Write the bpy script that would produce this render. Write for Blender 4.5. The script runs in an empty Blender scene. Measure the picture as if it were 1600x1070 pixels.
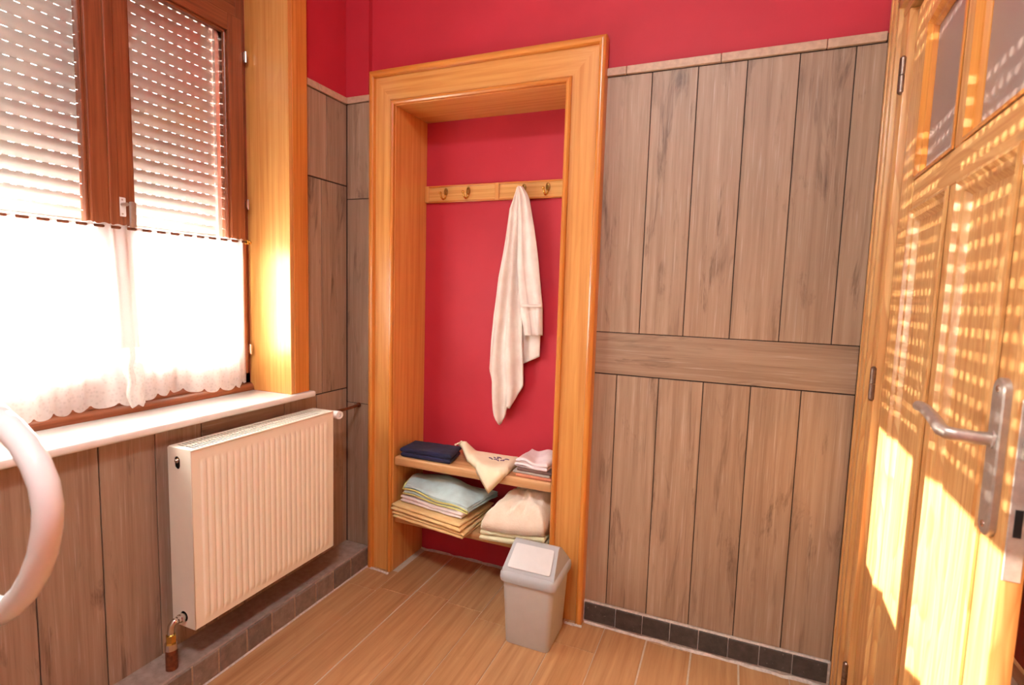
import bpy, bmesh, math, random
from mathutils import Vector, Matrix, noise
random.seed(7)
scene = bpy.context.scene
C = scene.collection

# ------------------------------------------------------------------ camera
def make_camera():
    yaw, pitch, roll = 0.3929, -0.0955, 0.0293
    fwd = Vector((-math.sin(yaw)*math.cos(pitch), math.cos(yaw)*math.cos(pitch), math.sin(pitch)))
    right = Vector((math.cos(yaw), math.sin(yaw), 0)); up = right.cross(fwd)
    r2 = right*math.cos(roll) + up*math.sin(roll)
    u2 = -right*math.sin(roll) + up*math.cos(roll)
    cd = bpy.data.cameras.new('camera'); cam = bpy.data.objects.new('camera', cd); C.objects.link(cam)
    cd.sensor_width = 36.0; cd.lens = 830.59*36/1600; cd.clip_start = 0.02
    cd.dof.use_dof = True; cd.dof.focus_distance = 2.1; cd.dof.aperture_fstop = 4.5
    m = Matrix((r2, u2, -fwd)).transposed().to_4x4(); m.translation = Vector((1.6261, -1.9681, 1.2874))
    cam.matrix_world = m
    scene.camera = cam
make_camera()

# ------------------------------------------------------------------ world, sun, exposure
w = bpy.data.worlds.new('world'); scene.world = w; w.use_nodes = True
wn = w.node_tree.nodes; bg = wn['Background']
bg.inputs['Color'].default_value = (0.90, 0.95, 1.0, 1); bg.inputs['Strength'].default_value = 14.0
sd = bpy.data.lights.new('sun', 'SUN'); sun = bpy.data.objects.new('sun', sd); C.objects.link(sun)
sd.energy = 52.0; sd.angle = math.radians(0.4); sd.color = (1.0, 0.96, 0.88)
sun.rotation_euler = Vector((1.0, 0.135, -0.22)).to_track_quat('-Z', 'Y').to_euler()
sun.location = (-4, -1.5, 3)
vs = scene.view_settings
vs.view_transform = 'Standard'; vs.look = 'None'; vs.gamma = 1.0; vs.use_curve_mapping = False
vs.exposure = 0.95
FILL_POWER = 66.0

# ------------------------------------------------------------------ materials
def lin(c):
    return tuple(((v/255)/12.92 if v/255 <= .04045 else ((v/255+.055)/1.055)**2.4) for v in c) + (1,)
def nmat(name):
    m = bpy.data.materials.new(name); m.use_nodes = True
    nt = m.node_tree; b = nt.nodes['Principled BSDF']
    return m, nt, b
def nd(nt, t, **kw):
    n = nt.nodes.new(t)
    for k, v in kw.items(): setattr(n, k, v)
    return n
def ramp(nt, fac, stops):
    r = nd(nt, 'ShaderNodeValToRGB'); e = r.color_ramp.elements
    e[0].position, e[0].color = stops[0]; e[1].position, e[1].color = stops[-1]
    for p, c in stops[1:-1]:
        x = e.new(p); x.color = c
    nt.links.new(fac, r.inputs[0]); return r.outputs[0]
def mixc(nt, fac, a, b, mode='MIX'):
    m = nd(nt, 'ShaderNodeMix', data_type='RGBA', blend_type=mode)
    for s, v in ((m.inputs[0], fac), (m.inputs[6], a), (m.inputs[7], b)):
        if hasattr(v, 'is_linked'): nt.links.new(v, s)
        else: s.default_value = v
    return m.outputs[2]
def coords(nt, scale, offset=True):
    tc = nd(nt, 'ShaderNodeTexCoord'); oi = nd(nt, 'ShaderNodeObjectInfo')
    v = tc.outputs['Object']
    if offset:
        sc = nd(nt, 'ShaderNodeVectorMath', operation='SCALE'); sc.inputs[0].default_value = (37.1, 51.7, 23.3)
        nt.links.new(oi.outputs['Random'], sc.inputs['Scale'])
        ad = nd(nt, 'ShaderNodeVectorMath', operation='ADD')
        nt.links.new(v, ad.inputs[0]); nt.links.new(sc.outputs[0], ad.inputs[1]); v = ad.outputs[0]
    mp = nd(nt, 'ShaderNodeVectorMath', operation='MULTIPLY'); mp.inputs[1].default_value = scale
    nt.links.new(v, mp.inputs[0])
    return mp.outputs[0], v, oi.outputs['Random']
def noi(nt, vec, scale=1.0, detail=4.0, rough=.55, dist=0.0):
    n = nd(nt, 'ShaderNodeTexNoise'); n.inputs['Scale'].default_value = scale
    n.inputs['Detail'].default_value = detail; n.inputs['Roughness'].default_value = rough
    n.inputs['Distortion'].default_value = dist
    nt.links.new(vec, n.inputs['Vector']); return n.outputs[0]
def bump(nt, b, h, strength, dist=.002):
    bp = nd(nt, 'ShaderNodeBump'); bp.inputs['Strength'].default_value = strength; bp.inputs['Distance'].default_value = dist
    nt.links.new(h, bp.inputs['Height']); nt.links.new(bp.outputs[0], b.inputs['Normal'])
def axs(axis, across, along):
    return tuple(along if a == axis else across for a in 'xyz')
def scv(nt, v, s):
    mp = nd(nt, 'ShaderNodeVectorMath', operation='MULTIPLY'); mp.inputs[1].default_value = s
    nt.links.new(v, mp.inputs[0]); return mp.outputs[0]
def plain(name, col, rough=.5, metal=0., noise_amt=.06, nscale=30, bumps=0., coat=0.):
    m, nt, b = nmat(name)
    v, _, _ = coords(nt, (1, 1, 1))
    n = noi(nt, v, nscale, 3)
    c = lin(col); lo = tuple(x*(1-noise_amt*1.5) for x in c[:3])+(1,); hi = tuple(min(1, x*(1+noise_amt)) for x in c[:3])+(1,)
    nt.links.new(ramp(nt, n, [(.3, lo), (.7, hi)]), b.inputs['Base Color'])
    b.inputs['Roughness'].default_value = rough; b.inputs['Metallic'].default_value = metal
    b.inputs['Coat Weight'].default_value = coat
    if bumps: bump(nt, b, n, bumps)
    return m
def plank_mat(name, axis, base, mid, dark, light, smudge=.62):
    """limed grey-brown wood-look tile: streaks, dark smudges, fine pale scratches"""
    m, nt, b = nmat(name)
    v, raw, rnd = coords(nt, axs(axis, 55, 1.6))
    grain = noi(nt, v, 1, 6, .6, .3)
    col = ramp(nt, grain, [(.28, lin(mid)), (.5, lin(base)), (.72, lin(light))])
    big = noi(nt, scv(nt, raw, axs(axis, 16, 2.6)), 1, 5, .65, .8)
    fine = noi(nt, scv(nt, raw, axs(axis, 120, 4)), 1, 3)
    sm = mixc(nt, 1.0, ramp(nt, big, [(smudge-.06, (0, 0, 0, 1)), (smudge+.08, (1, 1, 1, 1))]), ramp(nt, fine, [(.3, (.35, .35, .35, 1)), (.6, (1, 1, 1, 1))]), 'MULTIPLY')
    col = mixc(nt, sm, col, lin(dark))
    cl = noi(nt, scv(nt, raw, axs(axis, 5, 1.2)), 1, 2)
    col = mixc(nt, .30, col, ramp(nt, cl, [(.3, lin(mid)), (.7, lin(light))]), 'SOFT_LIGHT')
    scr = noi(nt, scv(nt, raw, axs(axis, 210, 5)), 1, 3, .6)
    col = mixc(nt, ramp(nt, scr, [(.58, (0, 0, 0, 1)), (.72, (.36, .36, .36, 1))]), col, lin((208, 194, 182)))
    col = mixc(nt, ramp(nt, scr, [(.28, (.30, .30, .30, 1)), (.42, (0, 0, 0, 1))]), col, lin(dark))
    tone = ramp(nt, rnd, [(0, (.90, .90, .90, 1)), (1, (1.06, 1.06, 1.06, 1))])
    col = mixc(nt, 1.0, col, tone, 'MULTIPLY')
    nt.links.new(col, b.inputs['Base Color'])
    b.inputs['Roughness'].default_value = .48
    bump(nt, b, grain, .12, .002)
    return m
def wood(name, axis, base, dark, light, grain=(60, 1.5), rings=0.0, rough=.35, coat=.25, knots=0.0, ringscale=26):
    m, nt, b = nmat(name)
    v, raw, rnd = coords(nt, axs(axis, *grain))
    g = noi(nt, v, 1, 5, .6, .2)
    col = ramp(nt, g, [(.30, lin(dark)), (.5, lin(base)), (.72, lin(light))])
    if rings:
        wv = nd(nt, 'ShaderNodeTexNoise'); wv.inputs['Scale'].default_value = 1; wv.inputs['Detail'].default_value = 2
        nt.links.new(scv(nt, raw, axs(axis, 7, .9)), wv.inputs['Vector'])
        mul = nd(nt, 'ShaderNodeMath', operation='MULTIPLY'); mul.inputs[1].default_value = ringscale
        nt.links.new(wv.outputs[0], mul.inputs[0])
        fr = nd(nt, 'ShaderNodeMath', operation='FRACT'); nt.links.new(mul.outputs[0], fr.inputs[0])
        f = ramp(nt, fr.outputs[0], [(0, (0, 0, 0, 1)), (.72, (rings*.55,)*3+(1,)), (.93, (rings,)*3+(1,)), (1, (0, 0, 0, 1))])
        col = mixc(nt, f, col, lin(dark))
    if knots:
        vo = nd(nt, 'ShaderNodeTexVoronoi'); vo.inputs['Scale'].default_value = 1
        nt.links.new(scv(nt, raw, axs(axis, 9, 3.2)), vo.inputs['Vector'])
        f = ramp(nt, vo.outputs['Distance'], [(0, (knots,)*3+(1,)), (.07, (knots*.7,)*3+(1,)), (.11, (0, 0, 0, 1))])
        col = mixc(nt, f, col, tuple(x*.35 for x in lin(dark)[:3])+(1,))
    tone = ramp(nt, rnd, [(0, (.94, .94, .94, 1)), (1, (1.05, 1.05, 1.05, 1))])
    nt.links.new(mixc(nt, 1.0, col, tone, 'MULTIPLY'), b.inputs['Base Color'])
    b.inputs['Roughness'].default_value = rough; b.inputs['Coat Weight'].default_value = coat
    b.inputs['Coat Roughness'].default_value = .25
    bump(nt, b, g, .06, .001)
    return m
def cloth(name, col, alt=None, fuzz=.5, scale=420, rough=.95):
    m, nt, b = nmat(name)
    v, raw, _ = coords(nt, (1, 1, 1))
    n = noi(nt, v, scale, 2); n2 = noi(nt, raw, 14, 3)
    a = lin(col); d = lin(alt) if alt else tuple(x*.82 for x in a[:3])+(1,)
    nt.links.new(ramp(nt, n2, [(.35, d), (.65, a)]), b.inputs['Base Color'])
    b.inputs['Roughness'].default_value = rough
    b.inputs['Sheen Weight'].default_value = .04
    bump(nt, b, n, fuzz, .0025)
    return m

M = {}
for ax in 'xyz':
    M['plank_'+ax] = plank_mat('limed_wood_tile_'+ax, ax, (166, 142, 122), (148, 124, 104), (104, 84, 70), (178, 156, 136))
    M['pine_'+ax] = wood('varnished_pine_'+ax, ax, (220, 156, 84), (202, 130, 60), (230, 172, 102), rings=.22, ringscale=9, rough=.32, coat=.35)
    M['bead_'+ax] = wood('orange_pine_bead_'+ax, ax, (208, 132, 56), (186, 104, 38), (222, 152, 74), rough=.28, coat=.45)
    M['door_'+ax] = wood('aged_pine_'+ax, ax, (218, 166, 102), (190, 122, 62), (230, 184, 122), grain=(70, 1.2), rings=.65, ringscale=17, rough=.38, coat=.2, knots=.55)
    M['mahog_'+ax] = wood('mahogany_'+ax, ax, (136, 72, 40), (108, 54, 28), (156, 88, 52), grain=(90, 3), rough=.42, coat=.15)
    M['floor_'+ax] = wood('oak_floor_tile_'+ax, ax, (188, 142, 98), (168, 120, 78), (202, 158, 114), grain=(50, 2.0), rings=.25, ringscale=12, rough=.42, coat=.1)
M['shelf'] = wood('pale_beech_shelf', 'x', (206, 158, 108), (190, 138, 88), (218, 172, 124), grain=(60, 2), rough=.45, coat=.1)
M['rail'] = wood('pale_pine_rail', 'x', (216, 162, 92), (196, 136, 66), (228, 178, 112), rough=.38, coat=.2)
def red_mat():
    m, nt, b = nmat('red_plaster')
    v, raw, _ = coords(nt, (1, 1, 1), False)
    n = noi(nt, v, 2.2, 4); f = noi(nt, v, 160, 3)
    col = ramp(nt, n, [(.3, lin((182, 32, 50))), (.7, lin((196, 40, 60)))])
    s = noi(nt, scv(nt, raw, (5, 5, 12)), 1, 6, .7, 1.5)
    col = mixc(nt, ramp(nt, s, [(.70, (0, 0, 0, 1)), (.80, (.22, .22, .22, 1))]), col, lin((226, 130, 140)))
    nt.links.new(col, b.inputs['Base Color']); b.inputs['Roughness'].default_value = .62
    bump(nt, b, f, .10, .002); return m
M['red'] = red_mat()
M['white_wall'] = plain('white_plaster', (236, 228, 214), .8, nscale=6, bumps=.1)
M['grout'] = plain('dark_joint', (58, 48, 44), .9, nscale=80)
M['floor_grout'] = plain('pale_floor_grout', (206, 190, 172), .9, nscale=120)
M['smear'] = plain('white_mortar', (205, 192, 184), .9, nscale=90, noise_amt=.15, bumps=.6)
M['mortar'] = plain('beige_mortar', (176, 150, 126), .9, nscale=120, noise_amt=.15, bumps=.4)
def slate(name, a, d, spots):
    m, nt, b = nmat(name)
    v, raw, rnd = coords(nt, (1, 1, 1))
    n = noi(nt, v, 40, 5); col = ramp(nt, n, [(.3, lin(d)), (.7, lin(a))])
    s = noi(nt, raw, 75, 3)
    col = mixc(nt, ramp(nt, s, [(.66, (0, 0, 0, 1)), (.74, (.6, .6, .6, 1))]), col, lin(spots))
    tone = ramp(nt, rnd, [(0, (.8, .8, .8, 1)), (1, (1.2, 1.2, 1.2, 1))])
    nt.links.new(mixc(nt, 1, col, tone, 'MULTIPLY'), b.inputs['Base Color']); b.inputs['Roughness'].default_value = .6
    bump(nt, b, n, .3, .002); return m
M['slate'] = slate('dark_slate_tile', (78, 70, 66), (54, 48, 46), (150, 138, 128))
M['slate2'] = slate('brown_slate_tile', (138, 122, 110), (112, 98, 88), (170, 152, 136))
M['ledge'] = slate('dusty_concrete', (178, 156, 144), (150, 128, 118), (112, 94, 86))
M['strip'] = plain('beige_strip_tile', (196, 164, 140), .5, nscale=60, noise_amt=.1)
M['marble'] = plain('white_marble', (236, 232, 226), .25, nscale=9, noise_amt=.05, coat=.3)
M['cream'] = plain('cream_enamel', (246, 240, 220), .32, noise_amt=.01, coat=.3)
M['cream_rim'] = plain('pale_enamel', (232, 224, 208), .35, noise_amt=.01, coat=.3)
M['white_plastic'] = plain('white_plastic', (238, 238, 236), .28, noise_amt=.01, coat=.3)
M['steel'] = plain('brushed_steel', (190, 178, 168), .40, .75, noise_amt=.06, nscale=120)
M['lock_grey'] = plain('worn_grey_lock_plate', (196, 184, 174), .45, .35, noise_amt=.12, nscale=70)
M['old_steel'] = plain('dull_steel_hinge', (142, 120, 108), .38, 1.0, noise_amt=.2, nscale=90)
M['chrome'] = plain('chrome', (212, 204, 196), .18, 1.0, noise_amt=.02)
M['brass'] = plain('antique_brass', (164, 128, 70), .32, 1.0, noise_amt=.15, nscale=90)
M['brass_b'] = plain('bright_brass', (212, 168, 84), .25, 1.0, noise_amt=.05)
M['copper'] = plain('rusty_copper', (128, 72, 42), .55, .5, noise_amt=.25, nscale=90)
M['greyed'] = plain('fin_shade_grey', (104, 94, 86), .8)  # dark grey paints in the shade inside the radiator
M['black'] = plain('dark_void', (26, 20, 18), .9)
M['bin'] = plain('grey_plastic', (188, 184, 180), .4, noise_amt=.02)
M['bin_rim'] = plain('blue_grey_plastic', (176, 178, 182), .42, noise_amt=.02)
M['bin_flap'] = plain('light_grey_plastic', (212, 211, 211), .45, noise_amt=.02)
M['towel_white'] = cloth('white_terry', (244, 234, 224), (234, 220, 210), .55, 520)
M['navy'] = cloth('navy_terry', (34, 36, 74), (22, 24, 52), .7)
M['cream_bag'] = cloth('cream_cotton', (250, 240, 210), (244, 230, 198), .2, 700)
M['lilac'] = cloth('pale_lilac_cloth', (240, 226, 228), (226, 208, 212), .6)
M['brownc'] = cloth('brown_patterned_cloth', (132, 100, 92), (90, 68, 66), .5)
M['greyc'] = cloth('grey_cloth', (196, 186, 178), (176, 166, 160), .6)
M['coral'] = cloth('coral_cloth', (222, 146, 116), (206, 124, 96), .6)
M['blue'] = cloth('pale_blue_fleece', (200, 226, 230), (178, 200, 204), .5, 300)
M['yellow'] = cloth('yellow_terry', (248, 218, 160), (240, 202, 140), .6)
M['piping'] = cloth('yellow_binding', (226, 222, 142), None, .2)
M['pinkwhite'] = cloth('pinkish_white_cloth', (244, 232, 228), (230, 214, 212), .5)
M['creamfl'] = cloth('cream_fleece', (248, 236, 218), (240, 222, 202), .9, 260)
M['greenfl'] = cloth('pale_green_terry', (236, 236, 202), (224, 224, 186), .8, 300)
M['purple'] = cloth('purple_thread', (128, 100, 140), (96, 70, 108), .5)
M['shutter'] = plain('cream_pvc_slat', (222, 214, 204), .5, noise_amt=.02)
M['hall_red'] = plain('orange_red_paint', (182, 62, 20), .6, nscale=6)
M['outside'] = plain('pale_outdoor_stone', (200, 194, 184), .9, nscale=10)

def glass_mat(name, tint, gloss):
    m = bpy.data.materials.new(name); m.use_nodes = True; nt = m.node_tree; nt.nodes.clear()
    o = nd(nt, 'ShaderNodeOutputMaterial'); t = nd(nt, 'ShaderNodeBsdfTransparent'); g = nd(nt, 'ShaderNodeBsdfGlossy')
    t.inputs[0].default_value = tint; g.inputs['Roughness'].default_value = .02
    fr = nd(nt, 'ShaderNodeFresnel'); fr.inputs['IOR'].default_value = gloss
    mx = nd(nt, 'ShaderNodeMixShader'); nt.links.new(fr.outputs[0], mx.inputs[0])
    nt.links.new(t.outputs[0], mx.inputs[1]); nt.links.new(g.outputs[0], mx.inputs[2]); nt.links.new(mx.outputs[0], o.inputs[0])
    return m
M['glass'] = glass_mat('window_glass', (.97, .98, .97, 1), 1.45)
def frosted():
    m, nt, b = nmat('frosted_door_glass')
    v, _, _ = coords(nt, (1, 1, 1)); n = noi(nt, v, 260, 2)
    b.inputs['Base Color'].default_value = lin((150, 128, 120)); b.inputs['Roughness'].default_value = .38
    b.inputs['Transmission Weight'].default_value = 0.0; bump(nt, b, n, .15, .001)
    return m
M['frost'] = frosted()
def sheer(name, pattern, tr=.30):
    m = bpy.data.materials.new(name); m.use_nodes = True; nt = m.node_tree; nt.nodes.clear()
    o = nd(nt, 'ShaderNodeOutputMaterial'); t = nd(nt, 'ShaderNodeBsdfTransparent'); d = nd(nt, 'ShaderNodeBsdfDiffuse'); l = nd(nt, 'ShaderNodeBsdfTranslucent')
    d.inputs[0].default_value = (.92, .90, .88, 1); l.inputs[0].default_value = (.95, .93, .90, 1)
    a = nd(nt, 'ShaderNodeMixShader'); a.inputs[0].default_value = .55
    nt.links.new(d.outputs[0], a.inputs[1]); nt.links.new(l.outputs[0], a.inputs[2])
    mx = nd(nt, 'ShaderNodeMixShader')
    v, raw, _ = coords(nt, (1, 1, 1), False)
    n = nd(nt, 'ShaderNodeTexVoronoi' if pattern else 'ShaderNodeTexNoise')
    n.inputs['Scale'].default_value = 90 if pattern else 700
    nt.links.new(v, n.inputs['Vector'])
    f = ramp(nt, n.outputs[0], [(.1, (1-tr*1.3,)*3+(1,)), (.5, (1-tr*.8,)*3+(1,))])
    nt.links.new(f, mx.inputs[0]); nt.links.new(t.outputs[0], mx.inputs[1]); nt.links.new(a.outputs[0], mx.inputs[2])
    nt.links.new(mx.outputs[0], o.inputs[0]); return m
M['sheer'] = sheer('sheer_white_voile', False)
M['lace'] = sheer('white_lace', True, .26)
def emis(name, col, s):
    m = bpy.data.materials.new(name); m.use_nodes = True; nt = m.node_tree; nt.nodes.clear()
    o = nd(nt, 'ShaderNodeOutputMaterial'); e = nd(nt, 'ShaderNodeEmission'); e.inputs[0].default_value = col; e.inputs[1].default_value = s
    nt.links.new(e.outputs[0], o.inputs[0]); return m

# ------------------------------------------------------------------ object helpers
W = {}            # build-space origin of every object
def finish(o, parent, origin):
    C.objects.link(o)
    if parent is not None: o.parent = parent
    W[o] = origin
    return o
def tag(o, label=None, cat=None, group=None, kind=None):
    if label: o['label'] = label
    if cat: o['category'] = cat
    if group: o['group'] = group
    if kind: o['kind'] = kind
    return o
def empty(name, loc, parent=None):
    o = bpy.data.objects.new(name, None); o.empty_display_size = .05
    o.location = loc
    return finish(o, parent, Vector(loc))
def build(name, bm, mat, parent=None, smooth=False, loc=None):
    """bm is in build space; the origin goes to the box centre (or loc)"""
    bmesh.ops.recalc_face_normals(bm, faces=bm.faces)
    xs = [v.co for v in bm.verts]
    c = loc if loc is not None else Vector([(min(v[i] for v in xs)+max(v[i] for v in xs))/2 for i in range(3)])
    c = Vector(c)
    bmesh.ops.translate(bm, verts=bm.verts, vec=-c)
    me = bpy.data.meshes.new(name); bm.to_mesh(me); bm.free()
    me.materials.append(M[mat] if isinstance(mat, str) else mat)
    if smooth is True:
        for p in me.polygons: p.use_smooth = True
    elif smooth:
        for p in me.polygons: p.use_smooth = True
        me.set_sharp_from_angle(angle=math.radians(smooth))
    o = bpy.data.objects.new(name, me)
    o.location = c - (W[parent] if parent is not None else Vector())
    return finish(o, parent, c)
def NB(): return bmesh.new()
def bx(bm, x0, x1, y0, y1, z0, z1, bev=0., seg=1):
    r = bmesh.ops.create_cube(bm, size=1.0); vs_ = r['verts']
    for v in vs_:
        v.co = Vector((x0+(v.co.x+.5)*(x1-x0), y0+(v.co.y+.5)*(y1-y0), z0+(v.co.z+.5)*(z1-z0)))
    if bev:
        es = list({e for v in vs_ for e in v.link_edges})
        bmesh.ops.bevel(bm, geom=es, offset=bev, segments=seg, affect='EDGES', profile=.5)
    return bm
def box(name, x0, x1, y0, y1, z0, z1, mat, parent=None, bev=0., seg=1, smooth=False):
    return build(name, bx(NB(), x0, x1, y0, y1, z0, z1, bev, seg), mat, parent, smooth)
def cyl(bm, p, q, r, n=16, r2=None):
    p, q = Vector(p), Vector(q); d = q-p
    rot = d.to_track_quat('Z', 'Y').to_matrix().to_4x4(); rot.translation = (p+q)/2
    bmesh.ops.create_cone(bm, cap_ends=True, segments=n, radius1=r, radius2=r if r2 is None else r2, depth=d.length, matrix=rot)
    return bm
def sph(bm, c, r, sc=(1, 1, 1), n=12):
    m = Matrix.Translation(c) @ Matrix.Diagonal((*sc, 1))
    bmesh.ops.create_uvsphere(bm, u_segments=n, v_segments=n//2+2, radius=r, matrix=m); return bm
def tube(bm, pts, r, n=12, caps=True):
    pts = [Vector(p) for p in pts]; rr = r if isinstance(r, (list, tuple)) else [r]*len(pts)
    rings = []; up = None
    for i, p in enumerate(pts):
        t = (pts[min(i+1, len(pts)-1)]-pts[max(i-1, 0)]).normalized()
        if up is None: up = Vector((0, 0, 1)) if abs(t.z) < .9 else Vector((1, 0, 0))
        a = t.cross(up).normalized(); b = a.cross(t).normalized(); up = b
        rings.append([bm.verts.new(p+(a*math.cos(2*math.pi*k/n)+b*math.sin(2*math.pi*k/n))*rr[i]) for k in range(n)])
    for i in range(len(rings)-1):
        for k in range(n):
            bm.faces.new((rings[i][k], rings[i][(k+1) % n], rings[i+1][(k+1) % n], rings[i+1][k]))
    if caps:
        bm.faces.new(rings[0]); bm.faces.new(rings[-1])
    return bm
def loft(bm, rings, caps=True, closed=True):
    R = [[bm.verts.new(p) for p in r] for r in rings]
    n = len(R[0])
    for i in range(len(R)-1):
        for k in range(n if closed else n-1):
            bm.faces.new((R[i][k], R[i][(k+1) % n], R[i+1][(k+1) % n], R[i+1][k]))
    if caps: bm.faces.new(R[0]); bm.faces.new(R[-1])
    return R
def prism(bm, poly, vec):
    """extrude polygon (list of 3D pts) along vec"""
    v = Vector(vec); loft(bm, [[Vector(p) for p in poly], [Vector(p)+v for p in poly]]); return bm
def rrect(cx, cy, hx, hy, r, z, n=5):
    out = []
    for sx, sy, a0 in ((1, 1, 0), (-1, 1, 90), (-1, -1, 180), (1, -1, 270)):
        for k in range(n+1):
            a = math.radians(a0+90*k/n)
            out.append(Vector((cx+sx*(hx-r)+r*math.cos(a), cy+sy*(hy-r)+r*math.sin(a), z)))
    return out
def gridmesh(bm, fn, nu, nv):
    V = [[bm.verts.new(fn(i/nu, j/nv)) for j in range(nv+1)] for i in range(nu+1)]
    for i in range(nu):
        for j in range(nv):
            bm.faces.new((V[i][j], V[i+1][j], V[i+1][j+1], V[i][j+1]))
    return V
def nz(x, y=0., z=0.): return noise.noise(Vector((x, y, z)))

# ------------------------------------------------------------------ room shell
# floor: slab of grout with the plank tiles on top
fl = build('floor', bx(NB(), -.02, 2.06, -3.1, .235, -.06, -.002), 'floor_grout')
tag(fl, 'wood-look plank tiled floor with pale grout joints', 'floor', kind='structure')
cross = {-2: -.185, -1: -.158, 0: -.112, 1: -.13, 2: -.173, 3: .05, 4: -1.1, 5: -.75, 6: -.95, 7: -.8, 8: -1.05, 9: -.85}
L = .92
for k in range(-2, 11):
    x0 = .448+.159*k; x1 = x0+.159
    gl = .0032 if k in (0, 6, 7, 8) else .0014; gr = .0032 if k+1 in (0, 6, 7, 8) else .0014
    x0 += gl; x1 = min(x1-gr, 2.045)
    if x0 > 2.0: continue
    c0 = cross.get(k, -.6); ys = [c0+L*i for i in range(-4, 3)]
    for a, b in zip(ys, ys[1:]):
        a_, b_ = max(a+.0013, -3.08), min(b-.0013, .225 if .25 < x0 and x1 < 1.03 else .0)
        if b_-a_ < .02: continue
        if x0 < .2 and b_ > -.02: b_ = -.02
        box('floor_plank', x0, x1, a_, b_, -.008, 0, 'floor_y', fl, .0006)
# mortar smears along the foot of the niche lining
def smear(p, q, w0, seed):
    bm = NB(); p, q = Vector(p), Vector(q); t = (q-p).normalized(); nrm = Vector((-t.y, t.x, 0)); n = 24
    def f(u, v):
        c = p.lerp(q, u); wd = w0*(.55+.9*abs(nz(u*9, seed)))
        return c+nrm*(v*wd)+Vector((0, 0, .001+.009*(1-v)**1.5*(.6+nz(u*14, seed, v*3)*.8)))
    gridmesh(bm, f, n, 4); return build('mortar_smear', bm, 'smear', fl, True)
smear((.262, .222, 0), (.262, -.03, 0), -.030, 3)
smear((1.006, .222, 0), (.262, .222, 0), .018, 8)
smear((.262, -.052, 0), (.13, -.040, 0), .012, 12)
smear((2.0, -.016, 0), (1.16, -.016, 0), .013, 17)
smear((.134, -.03, 0), (.134, -1.3, 0), .007, 23)
smear((1.16, -.052, 0), (1.09, -.052, 0), .012, 27)

ZC = 2.86
ce = build('ceiling', bx(NB(), -.36, 2.3, -3.2, .4, ZC, ZC+.1), 'white_wall'); tag(ce, 'plain white plastered ceiling', 'ceiling', kind='structure')
# back wall with the recess of the old doorway
bm = NB()
bx(bm, -.36, .247, .010, .4, -.06, ZC); bx(bm, 1.023, 2.3, .010, .4, -.06, ZC)
bx(bm, .247, 1.023, .010, .4, 2.065, ZC); bx(bm, .247, 1.023, .226, .4, -.06, 2.065)
bx(bm, -.01, .112, -.013, .010, -.06, ZC)
wb = build('wall_back', bm, 'red'); tag(wb, 'red painted back wall above limed wood-look tiles, with a recess', 'wall', kind='structure')
# left wall with the window opening
Y0, Y1, ZS, ZH = -1.49, -.37, .825, 2.70       # opening
bm = NB()
bx(bm, -.36, -.010, -3.2, Y0, -.06, ZC); bx(bm, -.36, -.010, Y1, .01, -.06, ZC)
bx(bm, -.36, -.010, Y0, Y1, -.06, ZS); bx(bm, -.36, -.010, Y0, Y1, ZH, ZC)
wl = build('wall_left', bm, 'red'); tag(wl, 'red painted window wall with limed wood-look tiles below', 'wall', kind='structure')
# right wall with the doorway
DY0, DY1, DZ = -1.06, -.148, 2.09
bm = NB()
bx(bm, 2.045, 2.3, -3.2, DY0-.03, -.06, ZC); bx(bm, 2.045, 2.3, DY1+.03, .01, -.06, ZC); bx(bm, 2.045, 2.3, DY0-.03, DY1+.03, DZ+.03, ZC)
wr = build('wall_right', bm, 'red'); tag(wr, 'red painted wall around the pine door', 'wall', kind='structure')
wf = build('wall_front', bx(NB(), -.36, 2.3, -3.2, -3.1, -.06, ZC), 'white_wall'); tag(wf, 'white wall behind the viewer', 'wall', kind='structure')
# hallway beyond the door
hf = build('floor_hallway', bx(NB(), 2.06, 3.2, -1.4, 1.6, -.06, -.001), 'floor_y'); tag(hf, 'wood floor beyond the open pine door', 'floor', kind='structure')
hw = build('wall_hallway', bx(NB(), 2.62, 2.72, -1.4, 1.6, -.0, 2.6), 'hall_red'); tag(hw, 'orange-red wall seen past the edge of the pine door', 'wall', kind='structure')
hb = box('skirting', 2.605, 2.62, -1.4, 1.6, 0, .05, 'pine_y', hw)
bm = NB(); bx(bm, 2.2, 2.72, 1.6, 1.7, 0, 1.25); bx(bm, 2.2, 2.3, .4, 1.6, 0, 2.7); bx(bm, 2.3, 2.72, -1.5, -1.4, 0, 2.7); he = build('wall_hallway_blocker', bm, 'hall_red'); tag(he, 'unseen end walls added to keep the hallway beyond the door dim', 'wall', kind='structure')  # unseen walls added to block sky light; one cut low to admit some
hc = build('ceiling_hallway', bx(NB(), 2.3, 3.2, -1.4, 1.6, 2.6, 2.7), 'white_wall'); tag(hc, 'plain ceiling of the hallway beyond the door', 'ceiling', kind='structure')

# ------------------------------------------------------------------ wall tiles (planks)
G = .0016
def vplank(wall, face, a0, a1, z0, z1, off=0., mat='plank_z'):
    """vertical plank; face 'b' = back wall (a = x), 'l' = left wall (a = y)"""
    dz = random.uniform(-.0006, .0006)
    if face == 'b': return box('plank', a0+G, a1-G, off+dz, off+.009, z0+G, z1-G, mat, wall, .0008)
    return box('plank', -.009, dz, a0+G, a1-G, z0+G, z1-G, mat, wall, .0008)
box('joint_bed', 1.145, 2.02, .0035, .012, .02, 2.092, 'grout', wb)
box('joint_bed', -.008, .135, -.0145, -.008, .02, 2.105, 'grout', wb)
ux = [1.145]+[1.312+.1525*k for k in range(5)]+[2.002]
for a, b in zip(ux, ux[1:]): vplank(wb, 'b', a, b, 1.147, 2.064)
lx = [1.145]+[1.2382+.1525*k for k in range(6)]
for a, b in zip(lx, lx[1:]): vplank(wb, 'b', a, b, .086, .9895)
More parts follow.
